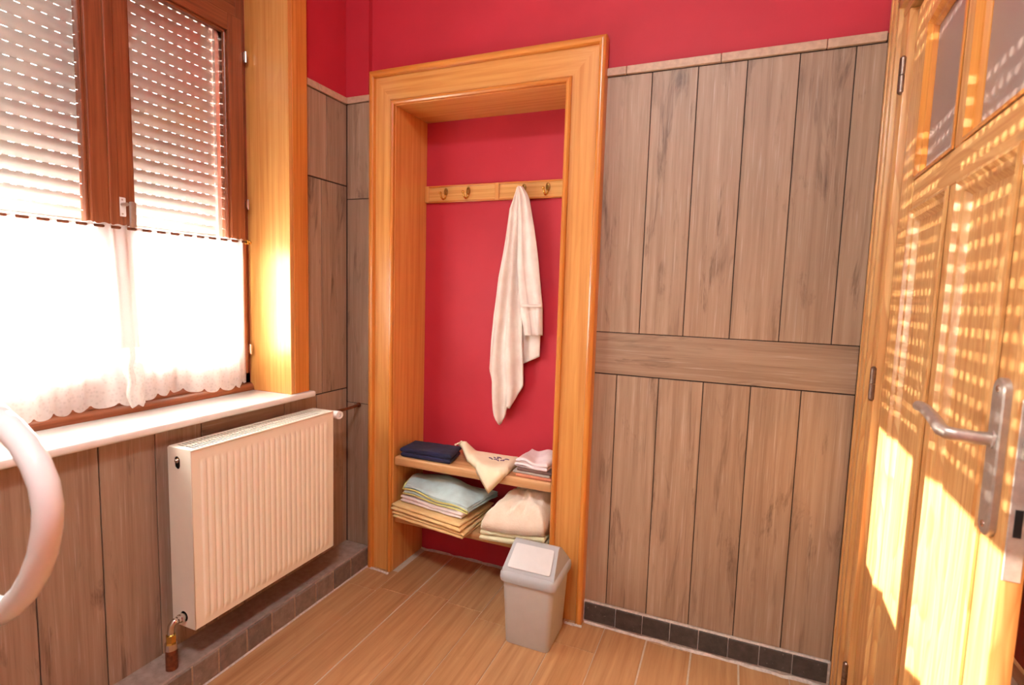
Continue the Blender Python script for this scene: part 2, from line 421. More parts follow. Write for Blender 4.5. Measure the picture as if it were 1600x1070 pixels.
box('plank', 1.145, 1.9995, -.0005, .009, .9925, 1.1455, 'plank_x', wb, .0008)
for a, b in zip([1.145, 1.222, 1.535, 1.841], [1.222, 1.535, 1.841, 1.998]):
    box('border_strip', a+.001, b-.001, -.010, .009, 2.066, 2.093, 'strip', wb, .0015)
for a, b in zip([.088, .757, 1.675], [.757, 1.675, 2.083]): vplank(wb, 'b', .001, .137, a, b, -.019)
box('border_strip', .006, .137, -.026, -.012, 2.084, 2.111, 'strip', wb, .0015)
# left wall
box('joint_bed', -.012, -.0045, -3.05, -.02, .02, ZS, 'grout', wl)
box('joint_bed', -.012, -.0045, Y1+.03, -.02, ZS, 2.105, 'grout', wl)
box('joint_bed', -.012, -.0045, -3.05, Y0-.034, ZS, 2.105, 'grout', wl)
yb = [-3.0+.157*k for k in range(0, 12)]
yl = [-3.0, -2.84, -2.68, -2.52, -2.36, -2.2, -2.04, -1.88, -1.72, -1.54, -1.381, -1.224, -1.064, -.905, -.749]
for a, b in zip(yl, yl[1:]): vplank(wl, 'l', a, b, .088, ZS)
box('plank', -.009, 0, -.749+G, -.39-G, .672, ZS-G, 'plank_y', wl, .0008)
for a, b in ((-.749, -.592), (-.592, -.39)): vplank(wl, 'l', a, b, .088, .671)
for a, b in ((-.39, -.214), (-.214, -.046), (-.046, -.02)): vplank(wl, 'l', a, b, .088, .822)
for a, b in ((-.335, -.178), (-.178, -.02)): vplank(wl, 'l', a, b, .824, 1.731)
for a, b in ((-.335, -.147), (-.147, -.02)): vplank(wl, 'l', a, b, 1.733, 2.080)
for a, b in ((-.335, -.196), (-.196, -.022)): box('border_strip', -.009, .008, a+.001, b-.001, 2.082, 2.109, 'strip', wl, .0015)
for a, b in zip(yl[:9], yl[1:10]):
    vplank(wl, 'l', a, b, .828, 1.731); vplank(wl, 'l', a, b, 1.733, 2.08)

# skirtings
bl = build('baseboard_left', bx(NB(), -.008, .127, -3.05, -.022, 0, .093, .004, 2), 'ledge')
tag(bl, 'dust-covered concrete ledge faced with square slate tiles below the radiator', 'skirting', kind='structure')
box('mortar_band', .120, .1292, -3.04, -.024, .002, .086, 'mortar', bl)
tj = [-.026, -.151, -.262, -.364, -.477, -.588, -.696, -.806, -.900]+[-.900-.106*k for k in range(1, 14)]
for b, a in zip(tj, tj[1:]):
    s = random.uniform(-.001, .001)
    box('slate_tile', .124, .1335+s, a+.004, b-.004, .004, .086+random.uniform(-.002, .003), 'slate2', bl, .002)
bb = build('baseboard_back', bx(NB(), 1.148, 2.0, -.010, .006, 0, .086, .002), 'smear')
tag(bb, 'low skirting of dark square slate tiles under the wood-look wall', 'skirting', kind='structure')
tj = [1.156, 1.28, 1.381, 1.482, 1.582, 1.682, 1.783, 1.886, 1.992]
for a, b in zip(tj, tj[1:]):
    box('slate_tile', a+.0015, b-.0015, -.0155+random.uniform(-.001, .001), -.006, .010+random.uniform(0, .004), .082, 'slate', bb, .0015)

# ------------------------------------------------------------------ niche casing and lining
t1 = empty('trim_1', (.63, .0, 0)); tag(t1, 'varnished orange pine casing and lining of the red recess', 'door frame', kind='structure')
XI0, XI1, ZI = .260, 1.008, 2.052
WL, WR, WT = .124, .146, .146
def arc_profile(w0, w1, d, rim, n=5):
    r = (w1-w0)/2; out = []
    for k in range(n+1):
        a = math.pi*k/n; out.append((w0+r-r*math.cos(a), d-rim+rim*math.sin(a)))
    return [(w0, 0)]+out+[(w1, 0)]
def casing(name, a, b, prof_kind, mats):
    """a, b in the fraction space: strips measured from inner (0) outwards, in metres on left; last flag anchors to outer edge"""
    def widths(Wd):
        lo = a if a >= 0 else Wd+a
        hi = b if b > 0 else Wd+b
        return lo, hi
    for side, Wd in (('L', WL), ('R', WR), ('T', WT)):
        lo, hi = widths(Wd); prof = prof_kind(lo, hi); bm = NB()
        if side in 'LR':
            r0 = []; r1 = []
            for wv, d in prof:
                x = XI0-wv if side == 'L' else XI1+wv
                r0.append(Vector((x, .004-d-.004, 0.001))); r1.append(Vector((x, -d, ZI+wv*WT/Wd)))
            loft(bm, [r0, r1])
        else:
            r0 = []; r1 = []
            for wv, d in prof:
                r0.append(Vector((XI0-wv*WL/WT, -d, ZI+wv))); r1.append(Vector((XI1+wv*WR/WT, -d, ZI+wv)))
            loft(bm, [r0, r1])
        build(name, bm, mats+('x' if side == 'T' else 'z'), t1, 35)
casing('inner_bead', 0, .022, lambda l, h: arc_profile(l, h, .042, .012), 'bead_')
casing('casing_board', .0222, -.0262, lambda l, h: [(l, 0), (l, .028), (h, .028), (h, 0)], 'pine_')
casing('outer_bead', -.026, 0, lambda l, h: arc_profile(l, h, .048, .010), 'bead_')
box('lining_board', .247, .262, -.026, .225, .001, 2.05, 'pine_z', t1, .001)
box('lining_board', 1.006, 1.022, -.026, .225, .001, 2.05, 'pine_z', t1, .001)
box('lining_board', .247, 1.022, -.026, .225, 2.0502, 2.064, 'pine_x', t1, .001)
# little frame of mortar at the foot is part of the floor

# shelves
s1 = box('niche_shelf', .2635, 1.0045, -.02, .2245, .497, .537, 'shelf', None, .008, 3, 40)
tag(s1, 'upper pale wooden shelf in the recess, holding the navy towel', 'shelf', 'shelves in the recess')
s2 = box('niche_shelf', .2635, 1.0045, -.015, .2245, .230, .266, 'shelf', None, .008, 3, 40)
tag(s2, 'lower pale wooden shelf in the recess, under the stacked towels', 'shelf', 'shelves in the recess')

# hook rail
hr = empty('hook_rail', (.634, .2245, 1.687)); tag(hr, 'pale pine rail with four brass hooks across the red recess', 'coat rack')
box('board', .2635, 1.0045, .214, .2245, 1.687, 1.762, 'rail', hr, .0015)
for z0, z1 in ((1.687, 1.694), (1.755, 1.762)): box('edge_bead', .2635, 1.0045, .208, .2145, z0, z1, 'bead_x', hr, .002, 2)
for x0, x1 in ((.2637, .283), (.622, .640), (.984, 1.0043)): box('divider', x0, x1, .206, .2142, 1.6875, 1.7615, 'pine_z', hr, .002, 2)
for hx in (.372, .488, .757, .866):
    bm = NB()
    n = 20; pts0 = []
    for k in range(n):
        a = 2*math.pi*k/n; pts0.append(Vector((hx+.010*math.cos(a), .214, 1.733+.018*math.sin(a))))
    loft(bm, [pts0, [p+Vector((0, -.003, 0)) for p in pts0], [Vector((hx, .209, 1.733))+(p-Vector((hx, .214, 1.733)))*.8 for p in pts0]])
    hk = build('hook', bm, 'brass', hr, 35)
    bm = NB(); P = []
    for k in range(13):
        a = math.radians(-90+k*15)          # from the plate down, round and up
        P.append(Vector((hx-.004*k/12, .192+.017*math.sin(-a)*1.0, 1.712-.014*math.cos(a))))
    P = [Vector((hx, .211, 1.722))]+P+[Vector((hx-.006, .172, 1.722))]
    tube(bm, P, [.0042]*(len(P)-1)+[.0036], 8); sph(bm, P[-1], .0062)
    build('prong', bm, 'brass_b', hk, True)
    bm = NB(); cyl(bm, (hx, .2092, 1.742), (hx, .2082, 1.742), .0028, 8); build('screw', bm, 'brass_b', hk)

# ------------------------------------------------------------------ window
w1 = empty('window_1', (-.2, -.9, .85)); tag(w1, 'mahogany framed casement window with pine reveal and marble sill', 'window', kind='structure')
FX0, FX1 = -.262, -.205
bm = NB(); bx(bm, FX0, FX1, Y0, Y0+.045, .85, ZH, .002); build('frame_post', bm, 'mahog_z', w1)
bm = NB(); bx(bm, FX0, FX1, Y1-.045, Y1, .85, ZH, .002); build('frame_post', bm, 'mahog_z', w1)
box('frame_head', FX0, FX1, Y0, Y1, ZH-.05, ZH, 'mahog_y', w1, .002)
box('frame_bottom', FX0, FX1, Y0, Y1, .85, .925, 'mahog_y', w1, .002)
box('transom', FX0, FX1+.010, Y0+.045, Y1-.045, 2.293, 2.37, 'mahog_y', w1, .004)
# rounded drip bead at the foot
bm = NB(); prism(bm, [Vector((-.205+.022*math.sin(a), Y0, .8525+.030*math.cos(a))) for a in [math.pi/2*k/6 for k in range(7)]]+[Vector((-.207, Y0, .8525))], (0, Y1-Y0, 0)); build('drip_bead', bm, 'mahog_y', w1, 40)
def sash(y0, y1, z0, z1, st, bot, side):
    s = empty('sash', (-.2, (y0+y1)/2, z0), w1); W[s] = Vector((-.2, (y0+y1)/2, z0)); s.location = W[s]-W[w1]
    X0, X1 = -.240, -.185
    box('stile', X0, X1, y0, y0+st, z0, z1, 'mahog_z', s, .003, 2); box('stile', X0, X1, y1-st, y1, z0, z1, 'mahog_z', s, .003, 2)
    box('rail', X0, X1, y0+st, y1-st, z1-st, z1, 'mahog_y', s, .003, 2); box('rail', X0, X1, y0+st, y1-st, z0, z0+bot, 'mahog_y', s, .003, 2)
    box('pane', -.216, -.212, y0+st-.004, y1-st+.004, z0+bot-.004, z1-st+.004, 'glass', s)
    # glazing beads
    for a, b, c, d, mt in ((y0+st, y0+st+.010, z0+bot, z1-st, 'mahog_z'), (y1-st-.010, y1-st, z0+bot, z1-st, 'mahog_z'),
                           (y0+st, y1-st, z0+bot, z0+bot+.010, 'mahog_y'), (y0+st, y1-st, z1-st-.010, z1-st, 'mahog_y')):
        box('glazing_bead', -.211, -.1955, a, b, c, d, mt, s, .002)
    return s
sr = sash(-.8855, -.3975, .925, 2.2915, .062, .075, 1)
sl = sash(-1.463, -.8865, .925, 2.2915, .062, .075, -1)
box('cover_strip', -.1845, -.176, -.9, -.872, .93, 2.285, 'mahog_z', w1, .003, 2)
# fanlight above the transom
fa = sash(-1.444, -.416, 2.372, 2.648, .05, .05, 0)
# espagnolette handle
h = box('window_handle', -.1855, -.178, -.876, -.852, 1.488, 1.548, 'white_plastic', w1, .003, 2, 40)
bm = NB(); cyl(bm, (-.179, -.864, 1.525), (-.155, -.864, 1.525), .006, 12); bx(bm, -.160, -.149, -.857, -.838, 1.452, 1.535, .004, 2); build('lever', bm, 'steel', h, 40)
for zz in (1.496, 1.540):
    bm = NB(); cyl(bm, (-.178, -.864, zz), (-.1772, -.864, zz), .003, 8); build('screw', bm, 'steel', h)
for zz in (2.159, 1.600, 1.023):
    bm = NB(); cyl(bm, (-.178, -.389, zz-.020), (-.178, -.389, zz+.020), .0055, 10); cyl(bm, (-.178, -.389, zz-.001), (-.178, -.389, zz+.001), .0062, 10)
    bx(bm, -.185, -.176, -.397, -.384, zz-.014, zz+.014); build('hinge', bm, 'chrome', w1, 40)
# reveal boards, casing and sill
box('reveal_board', -.205, .018, Y1-.001, Y1+.017, .852, ZH, 'pine_z', w1, .002, 2)
box('reveal_board', -.205, .018, Y0-.017, Y0+.001, .852, ZH, 'pine_z', w1, .002, 2)
box('reveal_board', -.205, .018, Y0, Y1, ZH, ZH+.017, 'pine_y', w1, .002, 2)
box('casing_board', -.002, .020, Y1+.0172, Y1+.094, .852, ZH+.09, 'bead_z', w1, .003, 2)
box('casing_board', -.002, .020, Y0-.034, Y0-.0172, .852, ZH+.09, 'bead_z', w1, .003, 2)
box('casing_board', -.002, .020, Y0-.0172, Y1+.0172, ZH+.0172, ZH+.09, 'bead_y', w1, .003, 2)
box('window_sill', -.206, .038, Y0-.034, Y1+.116, .826, .8515, 'marble', w1, .009, 4, 40)
box('outer_sill', -.42, -.263, Y0, Y1, .80, .862, 'outside', w1)

# roller shutter outside
rs = empty('roller_shutter', (-.305, -.9, 1.47)); tag(rs, 'half-lowered cream roller shutter with rows of light slits outside the window', 'shutter')
SX = -.305; SY0, SY1 = Y0+.03, Y1-.066; PITCH = .0393; ZB = 1.475
nsl = int((ZH-ZB)/PITCH)+1
def slat_mesh():
    bm = NB(); prof = []
    hgt = PITCH-.0017
    for k in range(7):
        t = k/6; prof.append((.0045*math.sin(math.pi*t), t*hgt))
    a = [Vector((p[0], 0, p[1])) for p in prof]+[Vector((p[0]-.003, 0, p[1])) for p in reversed(prof)]
    loft(bm, [[q+Vector((0, SY0, 0)) for q in a], [q+Vector((0, SY1, 0)) for q in a]])
    y = SY0
    while y < SY1-.012:
        bx(bm, -.0026, -.0006, y, min(y+.0178, SY1), hgt-.0005, PITCH+.0008); y += .0322
    return bm
bm = slat_mesh(); me = None
for k in range(nsl):
    if me is None:
        o = build('slat', bm, 'shutter', rs, 30, loc=(0, 0, 0)); me = o.data; o.location = Vector((SX, 0, ZB))-W[rs]
    else:
        o = bpy.data.objects.new('slat', me); o.location = Vector((SX+(.0006 if k % 2 else 0), 0, ZB+PITCH*k))-W[rs]; finish(o, rs, Vector())
box('bottom_bar', SX-.008, SX+.006, SY0, SY1, ZB-.030, ZB, 'shutter', rs, .003, 2)
for a, b in ((Y1-.070, Y1-.036), (Y0+.004, Y0+.036)): 
    bm = NB(); bx(bm, SX-.014, SX-.006, a, b, .862, ZH, .001); bx(bm, SX+.008, SX+.022, a, b, .862, ZH, .001); build('guide_rail', bm, 'shutter', rs)

# curtain rod and cafe curtain
RX, RZ = -.150, 1.449
cr = empty('curtain_rod', (RX, -.9, RZ)); tag(cr, 'thin brass cafe rod across the lower window', 'curtain rod')
bm = NB(); cyl(bm, (RX, -1.47, RZ), (RX, -.418, RZ), .0045, 10); build('rod', bm, 'copper', cr, True)
for yy, s in ((-.424, 1), (-1.465, -1)):
    bm = NB(); cyl(bm, (RX, yy-.005, RZ), (RX, yy+.005, RZ), .009, 12); cyl(bm, (RX, yy, RZ), (-.186, yy, RZ), .004, 8); bx(bm, -.1865, -.183, yy-.008, yy+.008, RZ-.014, RZ+.014)
    build('bracket', bm, 'brass_b', cr, 40)
    bm = NB(); sph(bm, (RX, yy+s*.014, RZ), .0075); build('finial', bm, 'brass_b', cr, True)
cc = empty('cafe_curtain', (RX, -.9, .9)); tag(cc, 'sheer white cafe curtain with scalloped lace hem over the lower window', 'curtain')
CY0, CY1 = -1.455, -.432
def cx_at(y, s):
    # s: 0 at the heading, 1 at the hem
    f = math.sin(y*2*math.pi/.047)*.0105*(1-.75*s)
    g = (math.sin(y*21+1.2)*.016+math.sin(y*47+.4)*.007)*s
    return RX+f+g
def hem_z(y):
    base = .905+.018*nz(y*5.1, 3.)+.010*math.sin(y*13)
    return base
def cpt(u, v, z0f, z1f):
    y = CY0+(CY1-CY0)*u; s = None
    z = z0f(y)+(z1f(y)-z0f(y))*v
    s = max(0, min(1, (1.449-z)/.54))
    yy = y+.010*math.sin(y*21)*s+(.018*s*u)
    return Vector((cx_at(y, s**.8), yy, z))
bm = NB(); gridmesh(bm, lambda u, v: cpt(u, v, lambda y: 1.458+.002*math.sin(y*300), lambda y: hem_z(y)+.085), 300, 26); build('voile', bm, 'sheer', cc, True)
def scal(y): 
    t = (y*1.0/.058) % 1.0
    return hem_z(y)-.020*math.sqrt(max(0, 1-(2*t-1)**2))+.006
bm = NB(); gridmesh(bm, lambda u, v: cpt(u, v, lambda y: hem_z(y)+.085, scal), 300, 8); build('lace_hem', bm, 'lace', cc, True)
# a folded-back flap of the lace in front of the middle stile
bm = NB(); gridmesh(bm, lambda u, v: Vector((-.122+.006*math.sin(u*9+v*2)-.012*u, -.905+.062*u-.02*(1-v)*(1-u)+.004*math.sin(v*14), 1.075-.185*v-.010*abs(math.sin(u*2*math.pi))*v)), 20, 24); build('lace_flap', bm, 'lace', cc, True)

# ------------------------------------------------------------------ door frame and door on the right wall
t2 = empty('trim_2', (2.03, -.6, 0)); tag(t2, 'moulded aged pine frame around the door', 'door frame', kind='structure')
for a, b, xf, mt in ((-.020, -.0515, 2.003, 'door_z'), (-.052, -.062, 2.013, 'bead_z'), (-.0625, -.084, 2.006, 'door_z'), (-.0845, -.146, 2.017, 'door_z')):
    box('frame_post', xf, 2.10, b, a, 0.001, 2.19 if a > -.08 else DZ, mt, t2, .004, 2, 40)
box('scribe_strip', 2.0005, 2.03, -.019, -.0005, .001, 2.19, 'door_z', t2, .003, 2, 40)
for a, b, xf, mt in ((2.092, 2.118, 2.017, 'door_y'), (2.1185, 2.14, 2.006, 'door_y'), (2.1405, 2.19, 2.003, 'door_y')):
    box('frame_head', xf, 2.10, DY0-.06, -.0645, a, b, mt, t2, .004, 2, 40)
box('lock_post', 2.052, 2.10, DY0-.028, DY0+.008, .001, 2.0915, 'door_z', t2, .004, 2, 40)
box('lock_post', 2.030, 2.10, DY0-.11, DY0-.029, .001, 2.0915, 'bead_z', t2, .004, 2, 40)

d1 = empty('door_1', (0, 0, 0)); tag(d1, 'pine door standing ajar with two frosted panes, panels and steel lever handle', 'door', kind='structure')
# local frame: face at x=0 (room side is -x), door runs along -y from 0 to -.88
TH = .029; DW = .880; ZT = 2.078; ZB0 = .012
U = [(.0, .142), (.455, .512), (.800, DW)]     # stiles and middle muntin, u = -y
for a, b in (U[0], U[2]): box('stile', 0, TH, -b, -a, ZB0, ZT, 'door_z', d1, .0025, 2, 40)
box('rail', .0005, TH-.0005, -U[2][0], -U[0][1], 1.985, ZT, 'door_y', d1, .002)
box('rail', .0005, TH-.0005, -U[2][0], -U[0][1], 1.527, 1.600, 'door_y', d1, .002)
box('rail', .0005, TH-.0005, -U[2][0], -U[0][1], ZB0, .20, 'door_y', d1, .002)
box('muntin', .0006, TH-.0006, -U[1][1], -U[1][0], 1.600, 1.985, 'door_z', d1, .002)
box('muntin', .0006, TH-.0006, -U[1][1], -U[1][0], .20, 1.527, 'door_z', d1, .002)
def mould(u0, u1, z0, z1, w, prof, name, mt='door_z'):
    """picture-frame moulding inside the rectangle"""
    bm = NB(); rings = []
    for f, x in prof:
        d = w*f; rings.append([Vector((x, -(u0+d), z0+d)), Vector((x, -(u1-d), z0+d)), Vector((x, -(u1-d), z1-d)), Vector((x, -(u0+d), z1-d))])
    loft(bm, rings, caps=False); return build(name, bm, mt, d1, 20)
for a, b in ((U[0][1], U[1][0]), (U[1][1], U[2][0])):
    mould(a, b, 1.600, 1.985, .022, [(0, .0), (.0, -.003), (.25, -.004), (.6, .006), (.8, .008), (1, .016), (1, .024)], 'glazing_moulding', 'bead_z')
    box('frosted_pane', .018, .022, -b+.016, -a-.016, 1.616, 1.969, 'frost', d1)
    mould(a, b, .20, 1.527, .034, [(0, .0), (0, -.004), (.2, -.006), (.4, .002), (.7, .004), (.85, .010), (1, .015), (1, .022)], 'panel_moulding', 'door_z')
    bm = NB()
    def rect(d, x): return [Vector((x, -(a+d), .20+d)), Vector((x, -(b-d), .20+d)), Vector((x, -(b-d), 1.527-d)), Vector((x, -(a+d), 1.527-d))]
    loft(bm, [rect(.03, .025), rect(.03, .0145), rect(.062, .0135), rect(.066, .008), rect(.067, .0078)]); build('panel', bm, 'door_z', d1)
# handle set
hp = []
def stad(u, z0, z1, r, x, n=8):
    return [Vector((x, -u+r*math.cos(math.pi*k/n), z1-r+r*math.sin(math.pi*k/n))) for k in range(n+1)]+[Vector((x, -u-r*math.cos(math.pi*k/n), z0+r-r*math.sin(math.pi*k/n))) for k in range(n+1)]
bm = NB(); loft(bm, [stad(.838, .947, 1.184, .0205, 0), stad(.838, .947, 1.184, .0205, -.008), stad(.838, .949, 1.182, .0185, -.0102)])
hp = build('handle_plate', bm, 'steel', d1, 30)
bm = NB(); P = [(-.009, -.838, 1.092), (-.030, -.838, 1.092), (-.052, -.838, 1.093), (-.063, -.836, 1.094), (-.068, -.826, 1.096)]
for k in range(1, 11):
    t = k/10; P.append((-.068-.004*t, -.826+.118*t, 1.096+.016*math.sin(math.pi*t*.62)))
tube(bm, P, [.0098]*5+[.0098-.0012*k/10 for k in range(10)], 14); cyl(bm, (-.0102, -.838, 1.092), (-.013, -.838, 1.092), .0135, 18)
build('lever', bm, 'steel', hp, 40)
for zz in (1.167, .964):
    bm = NB(); cyl(bm, (-.0095, -.838, zz), (-.0118, -.838, zz), .0058, 12, .0045); build('screw', bm, 'chrome', hp, 40)
lp = build('lock_plate', bx(NB(), .004, .025, -DW-.0015, -DW+.002, .90, 1.16, .0008), 'lock_grey', d1)
build('latch', bx(NB(), .009, .020, -DW-.010, -DW, 1.075, 1.11, .003, 2), 'steel', lp)
build('bolt_slot', bx(NB(), .010, .019, -DW-.0022, -DW-.001, .965, 1.005), 'black', lp)
for zz in (1.915, 1.050, .130):
    bm = NB(); cyl(bm, (-.021, .012, zz-.046), (-.021, .012, zz-.001), .0085, 14); cyl(bm, (-.021, .012, zz+.001), (-.021, .012, zz+.046), .0085, 14)
    cyl(bm, (-.021, .012, zz+.046), (-.021, .012, zz+.051), .0085, 14, .004); cyl(bm, (-.021, .012, zz-.051), (-.021, .012, zz-.046), .004, 14, .0085)
    build('hinge', bm, 'old_steel', d1, 40)
# place it: hinge point and opening angle
d1.location = (2.035, -.152, 0); d1.rotation_euler = (0, 0, math.radians(-2.5))

# ------------------------------------------------------------------ radiator
ra = empty('radiator', (.10, -.59, .215)); tag(ra, 'cream ribbed panel radiator under the window', 'radiator')
RX0, RX1, RY0, RY1, RZ0, RZ1 = .046, .152, -.898, -.280, .212, .784
NR = 23
def rfront(u, v):
    y = RY0+.003+(RY1-RY0-.006)*u; z = RZ0+(RZ1-RZ0-.006)*v
    ph = (y-(RY0+.030))/((RY1-RY0-.060)/NR)
    hgt = 0
    if 0 <= ph <= NR:
        t = ph % 1.0; rib = max(0, math.sin(math.pi*t))
        rib = min(1, max(0, (rib-.25)/.5))
        e = min((z-(RZ0+.022)), (RZ1-.042)-z)/.012
        e = min(1, max(0, e)); hgt = rib*e*.0045
    return Vector((RX1-.0045+hgt, y, z))
bm = NB(); V = gridmesh(bm, rfront, NR*12+18, 60)
r = bmesh.ops.extrude_face_region(bm, geom=bm.faces[:]); bmesh.ops.translate(bm, verts=[g for g in r['geom'] if isinstance(g, bmesh.types.BMVert)], vec=(-.010, 0, 0))
build('front_panel', bm, 'cream', ra, 40)
box('back_panel', RX0, RX0+.012, RY0+.004, RY1-.004, RZ0+.004, RZ1-.012, 'cream_rim', ra, .003, 2)
# convector fins between the panels, coloured dark so grille gaps read as shade
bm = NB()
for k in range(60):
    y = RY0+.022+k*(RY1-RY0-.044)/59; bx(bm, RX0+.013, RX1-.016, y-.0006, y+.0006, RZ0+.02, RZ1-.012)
f = build('convector_fins', bm, 'greyed', ra)
# side panels with the slot for the bleed plug
def side(y0, y1):
    cu = bpy.data.curves.new('t', 'CURVE'); cu.dimensions = '2D'; cu.fill_mode = 'BOTH'; cu.extrude = (y1-y0)/2
    def sp(pts):
        s = cu.splines.new('POLY'); s.points.add(len(pts)-1); s.use_cyclic_u = True
        for p, q in zip(s.points, pts): p.co = (q[0], q[1], 0, 1)
    sp([(RX0, RZ0), (RX1-.004, RZ0), (RX1-.004, RZ1-.003), (RX1-.007, RZ1), (RX0+.003, RZ1), (RX0, RZ1-.003)])
    cxs, zt, zb_, rr = .088, .758, .730, .0125
    sp([(cxs+rr*math.cos(math.pi*k/8), zt-rr+rr*math.sin(math.pi*k/8)) for k in range(9)]+[(cxs-rr*math.cos(math.pi*k/8), zb_-rr*math.sin(math.pi*k/8)) for k in range(9)])
    sp([(.098+.017*math.cos(math.pi*k/8), .245+.017*math.sin(math.pi*k/8)) for k in range(16)])
    ob = bpy.data.objects.new('t', cu); C.objects.link(ob)
    me = bpy.data.meshes.new_from_object(ob.evaluated_get(bpy.context.evaluated_depsgraph_get()))
    bm = NB(); bm.from_mesh(me); bpy.data.objects.remove(ob)
    for v in bm.verts: v.co = Vector((v.co.x, (y0+y1)/2+v.co.z, v.co.y))
    bmesh.ops.remove_doubles(bm, verts=bm.verts, dist=1e-5)
    return build('side_panel', bm, 'cream_rim', ra)
sp1 = side(RY0, RY0+.003); sp2 = side(RY1-.003, RY1)
box('header_tube', RX0+.013, RX1-.016, RY0+.010, RY0+.026, RZ0+.01, RZ1-.022, 'grout', ra)
bm = NB(); cyl(bm, (.088, RY0+.012, .744), (.088, RY0-.001, .744), .0085, 6); cyl(bm, (.088, RY0, .744), (.088, RY0-.006, .744), .0035, 8); build('bleed_plug', bm, 'chrome', ra)
# top grille
gr = box('grille_frame', RX0, RX0+.006, RY0+.003, RY1-.003, RZ1-.004, RZ1+.001, 'cream_rim', ra, .0015)
box('grille_frame', RX1-.014, RX1-.002, RY0+.003, RY1-.003, RZ1-.006, RZ1, 'cream_rim', ra, .002)
box('grille_frame', RX0+.006, RX1-.014, RY0+.003, RY0+.018, RZ1-.004, RZ1, 'cream_rim', ra, .001)
box('grille_frame', RX0+.006, RX1-.014, RY1-.018, RY1-.003, RZ1-.004, RZ1, 'cream_rim', ra, .001)
sl0 = None; ns = 48
for k in range(ns):
    y = RY0+.020+k*(RY1-RY0-.040)/(ns-1)
    if sl0 is None:
        sl0 = build('grille_slat', bx(NB(), RX0+.005, RX1-.013, -.0024, .0024, RZ1-.0016, RZ1-.0004), 'cream_rim', ra, loc=((RX0+RX1)/2, 0, RZ1))
        sl0.location.y += y
    else:
        o = sl0.copy(); o.location = Vector(((RX0+RX1)/2, y, RZ1))-W[ra]; finish(o, ra, Vector())
# thermostatic valve body at the far end with its rusty pipe
vb = build('valve', cyl(NB(), (.118, RY1, .755), (.118, RY1+.040, .755), .012, 16), 'white_plastic', ra, 40)
bm = NB(); loft(bm, [[Vector((.112+dx+rr*math.cos(2*math.pi*k/18)*.25, -.238+rr*math.cos(2*math.pi*k/18), .756+rr*math.sin(2*math.pi*k/18))) for k in range(18)] for dx, rr in ((-.012, .015), (.024, .018), (.033, .0165), (.033, .008), (.026, .0075))]); build('cap', bm, 'white_plastic', vb, 40)
bm = NB(); tube(bm, [(.095, -.238, .755), (.085, -.20, .755), (.08, -.10, .752), (.072, -.045, .751), (.07, -.0205, .751)], .0065, 10); build('pipe', bm, 'copper', ra, True)
bm = NB(); cyl(bm, (.07, -.0265, .751), (.07, -.0205, .751), .011, 14); build('pipe_collar', bm, 'copper', ra, 40)
# lower return valve near the window end
bm = NB(); cyl(bm, (.098, RY0+.010, .245), (.098, RY0-.022, .245), .0115, 14); cyl(bm, (.098, RY0-.006, .245), (.098, RY0-.014, .245), .0150, 6); lv = build('return_valve', bm, 'chrome', ra, 40)
bm = NB(); tube(bm, [(.098, RY0-.020, .245), (.094, RY0-.030, .243), (.090, RY0-.036, .232), (.088, RY0-.037, .215), (.088, RY0-.037, .190)], .0105, 12); build('elbow', bm, 'chrome', lv, True)
bm = NB(); cyl(bm, (.088, RY0-.037, .178), (.088, RY0-.037, .203), .0145, 6); build('union_nut', bm, 'brass_b', lv)
bm = NB(); cyl(bm, (.088, RY0-.037, .158), (.088, RY0-.037, .178), .018, 16); build('coupling', bm, 'chrome', lv, 40)
bm = NB(); cyl(bm, (.088, RY0-.037, .0935), (.088, RY0-.037, .160), .017, 16); build('riser_pipe', bm, 'copper', lv, 40)
# wall brackets
for yy in (-.80, -.38): box('bracket', .0008, RX0+.002, yy-.015, yy+.015, RZ0+.06, RZ1-.06, 'cream_rim', ra, .002)

# ------------------------------------------------------------------ swing-top bin
bn = empty('waste_bin', (1.006, -.155, 0)); tag(bn, 'small grey plastic bin with swing lid in front of the recess', 'bin')
bcx, bcy = 1.006, -.166
bm = NB(); loft(bm, [rrect(bcx, bcy, .080, .086, .016, .002), rrect(bcx, bcy, .083, .089, .018, .0005), rrect(bcx, bcy, .085, .091, .018, .006), rrect(bcx, bcy, .099, .101, .020, .262), rrect(bcx, bcy, .097, .099, .018, .262)]); build('body', bm, 'bin', bn, 40)
bm = NB(); loft(bm, [rrect(bcx, bcy, .1005, .1025, .02, .240), rrect(bcx, bcy, .107, .109, .024, .242), rrect(bcx, bcy, .109, .111, .025, .252), rrect(bcx, bcy, .108, .110, .025, .268), rrect(bcx, bcy, .102, .104, .024, .277), rrect(bcx, bcy, .096, .098, .02, .279), rrect(bcx, bcy, .096, .098, .02, .255)]); rim = build('lid_rim', bm, 'bin_rim', bn, 40)
# hood: roof-shaped with rounded ridge
prof = [(-.100, .276), (-.096, .284), (-.020, .352), (-.008, .3585), (.006, .3585), (.018, .352), (.085, .286), (.092, .276)]
bm = NB(); rings = []
for fx, ins in ((-.100, .006), (-.094, .0), (.094, 0), (.100, .006)):
    rings.append([Vector((bcx+fx*(1-.12*(z-.276)/.08), bcy+y*(1-ins), .276+(z-.276)*(1-ins*6*.2))) for y, z in prof])
loft(bm, rings); hood = build('lid_hood', bm, 'bin_rim', bn, 40)
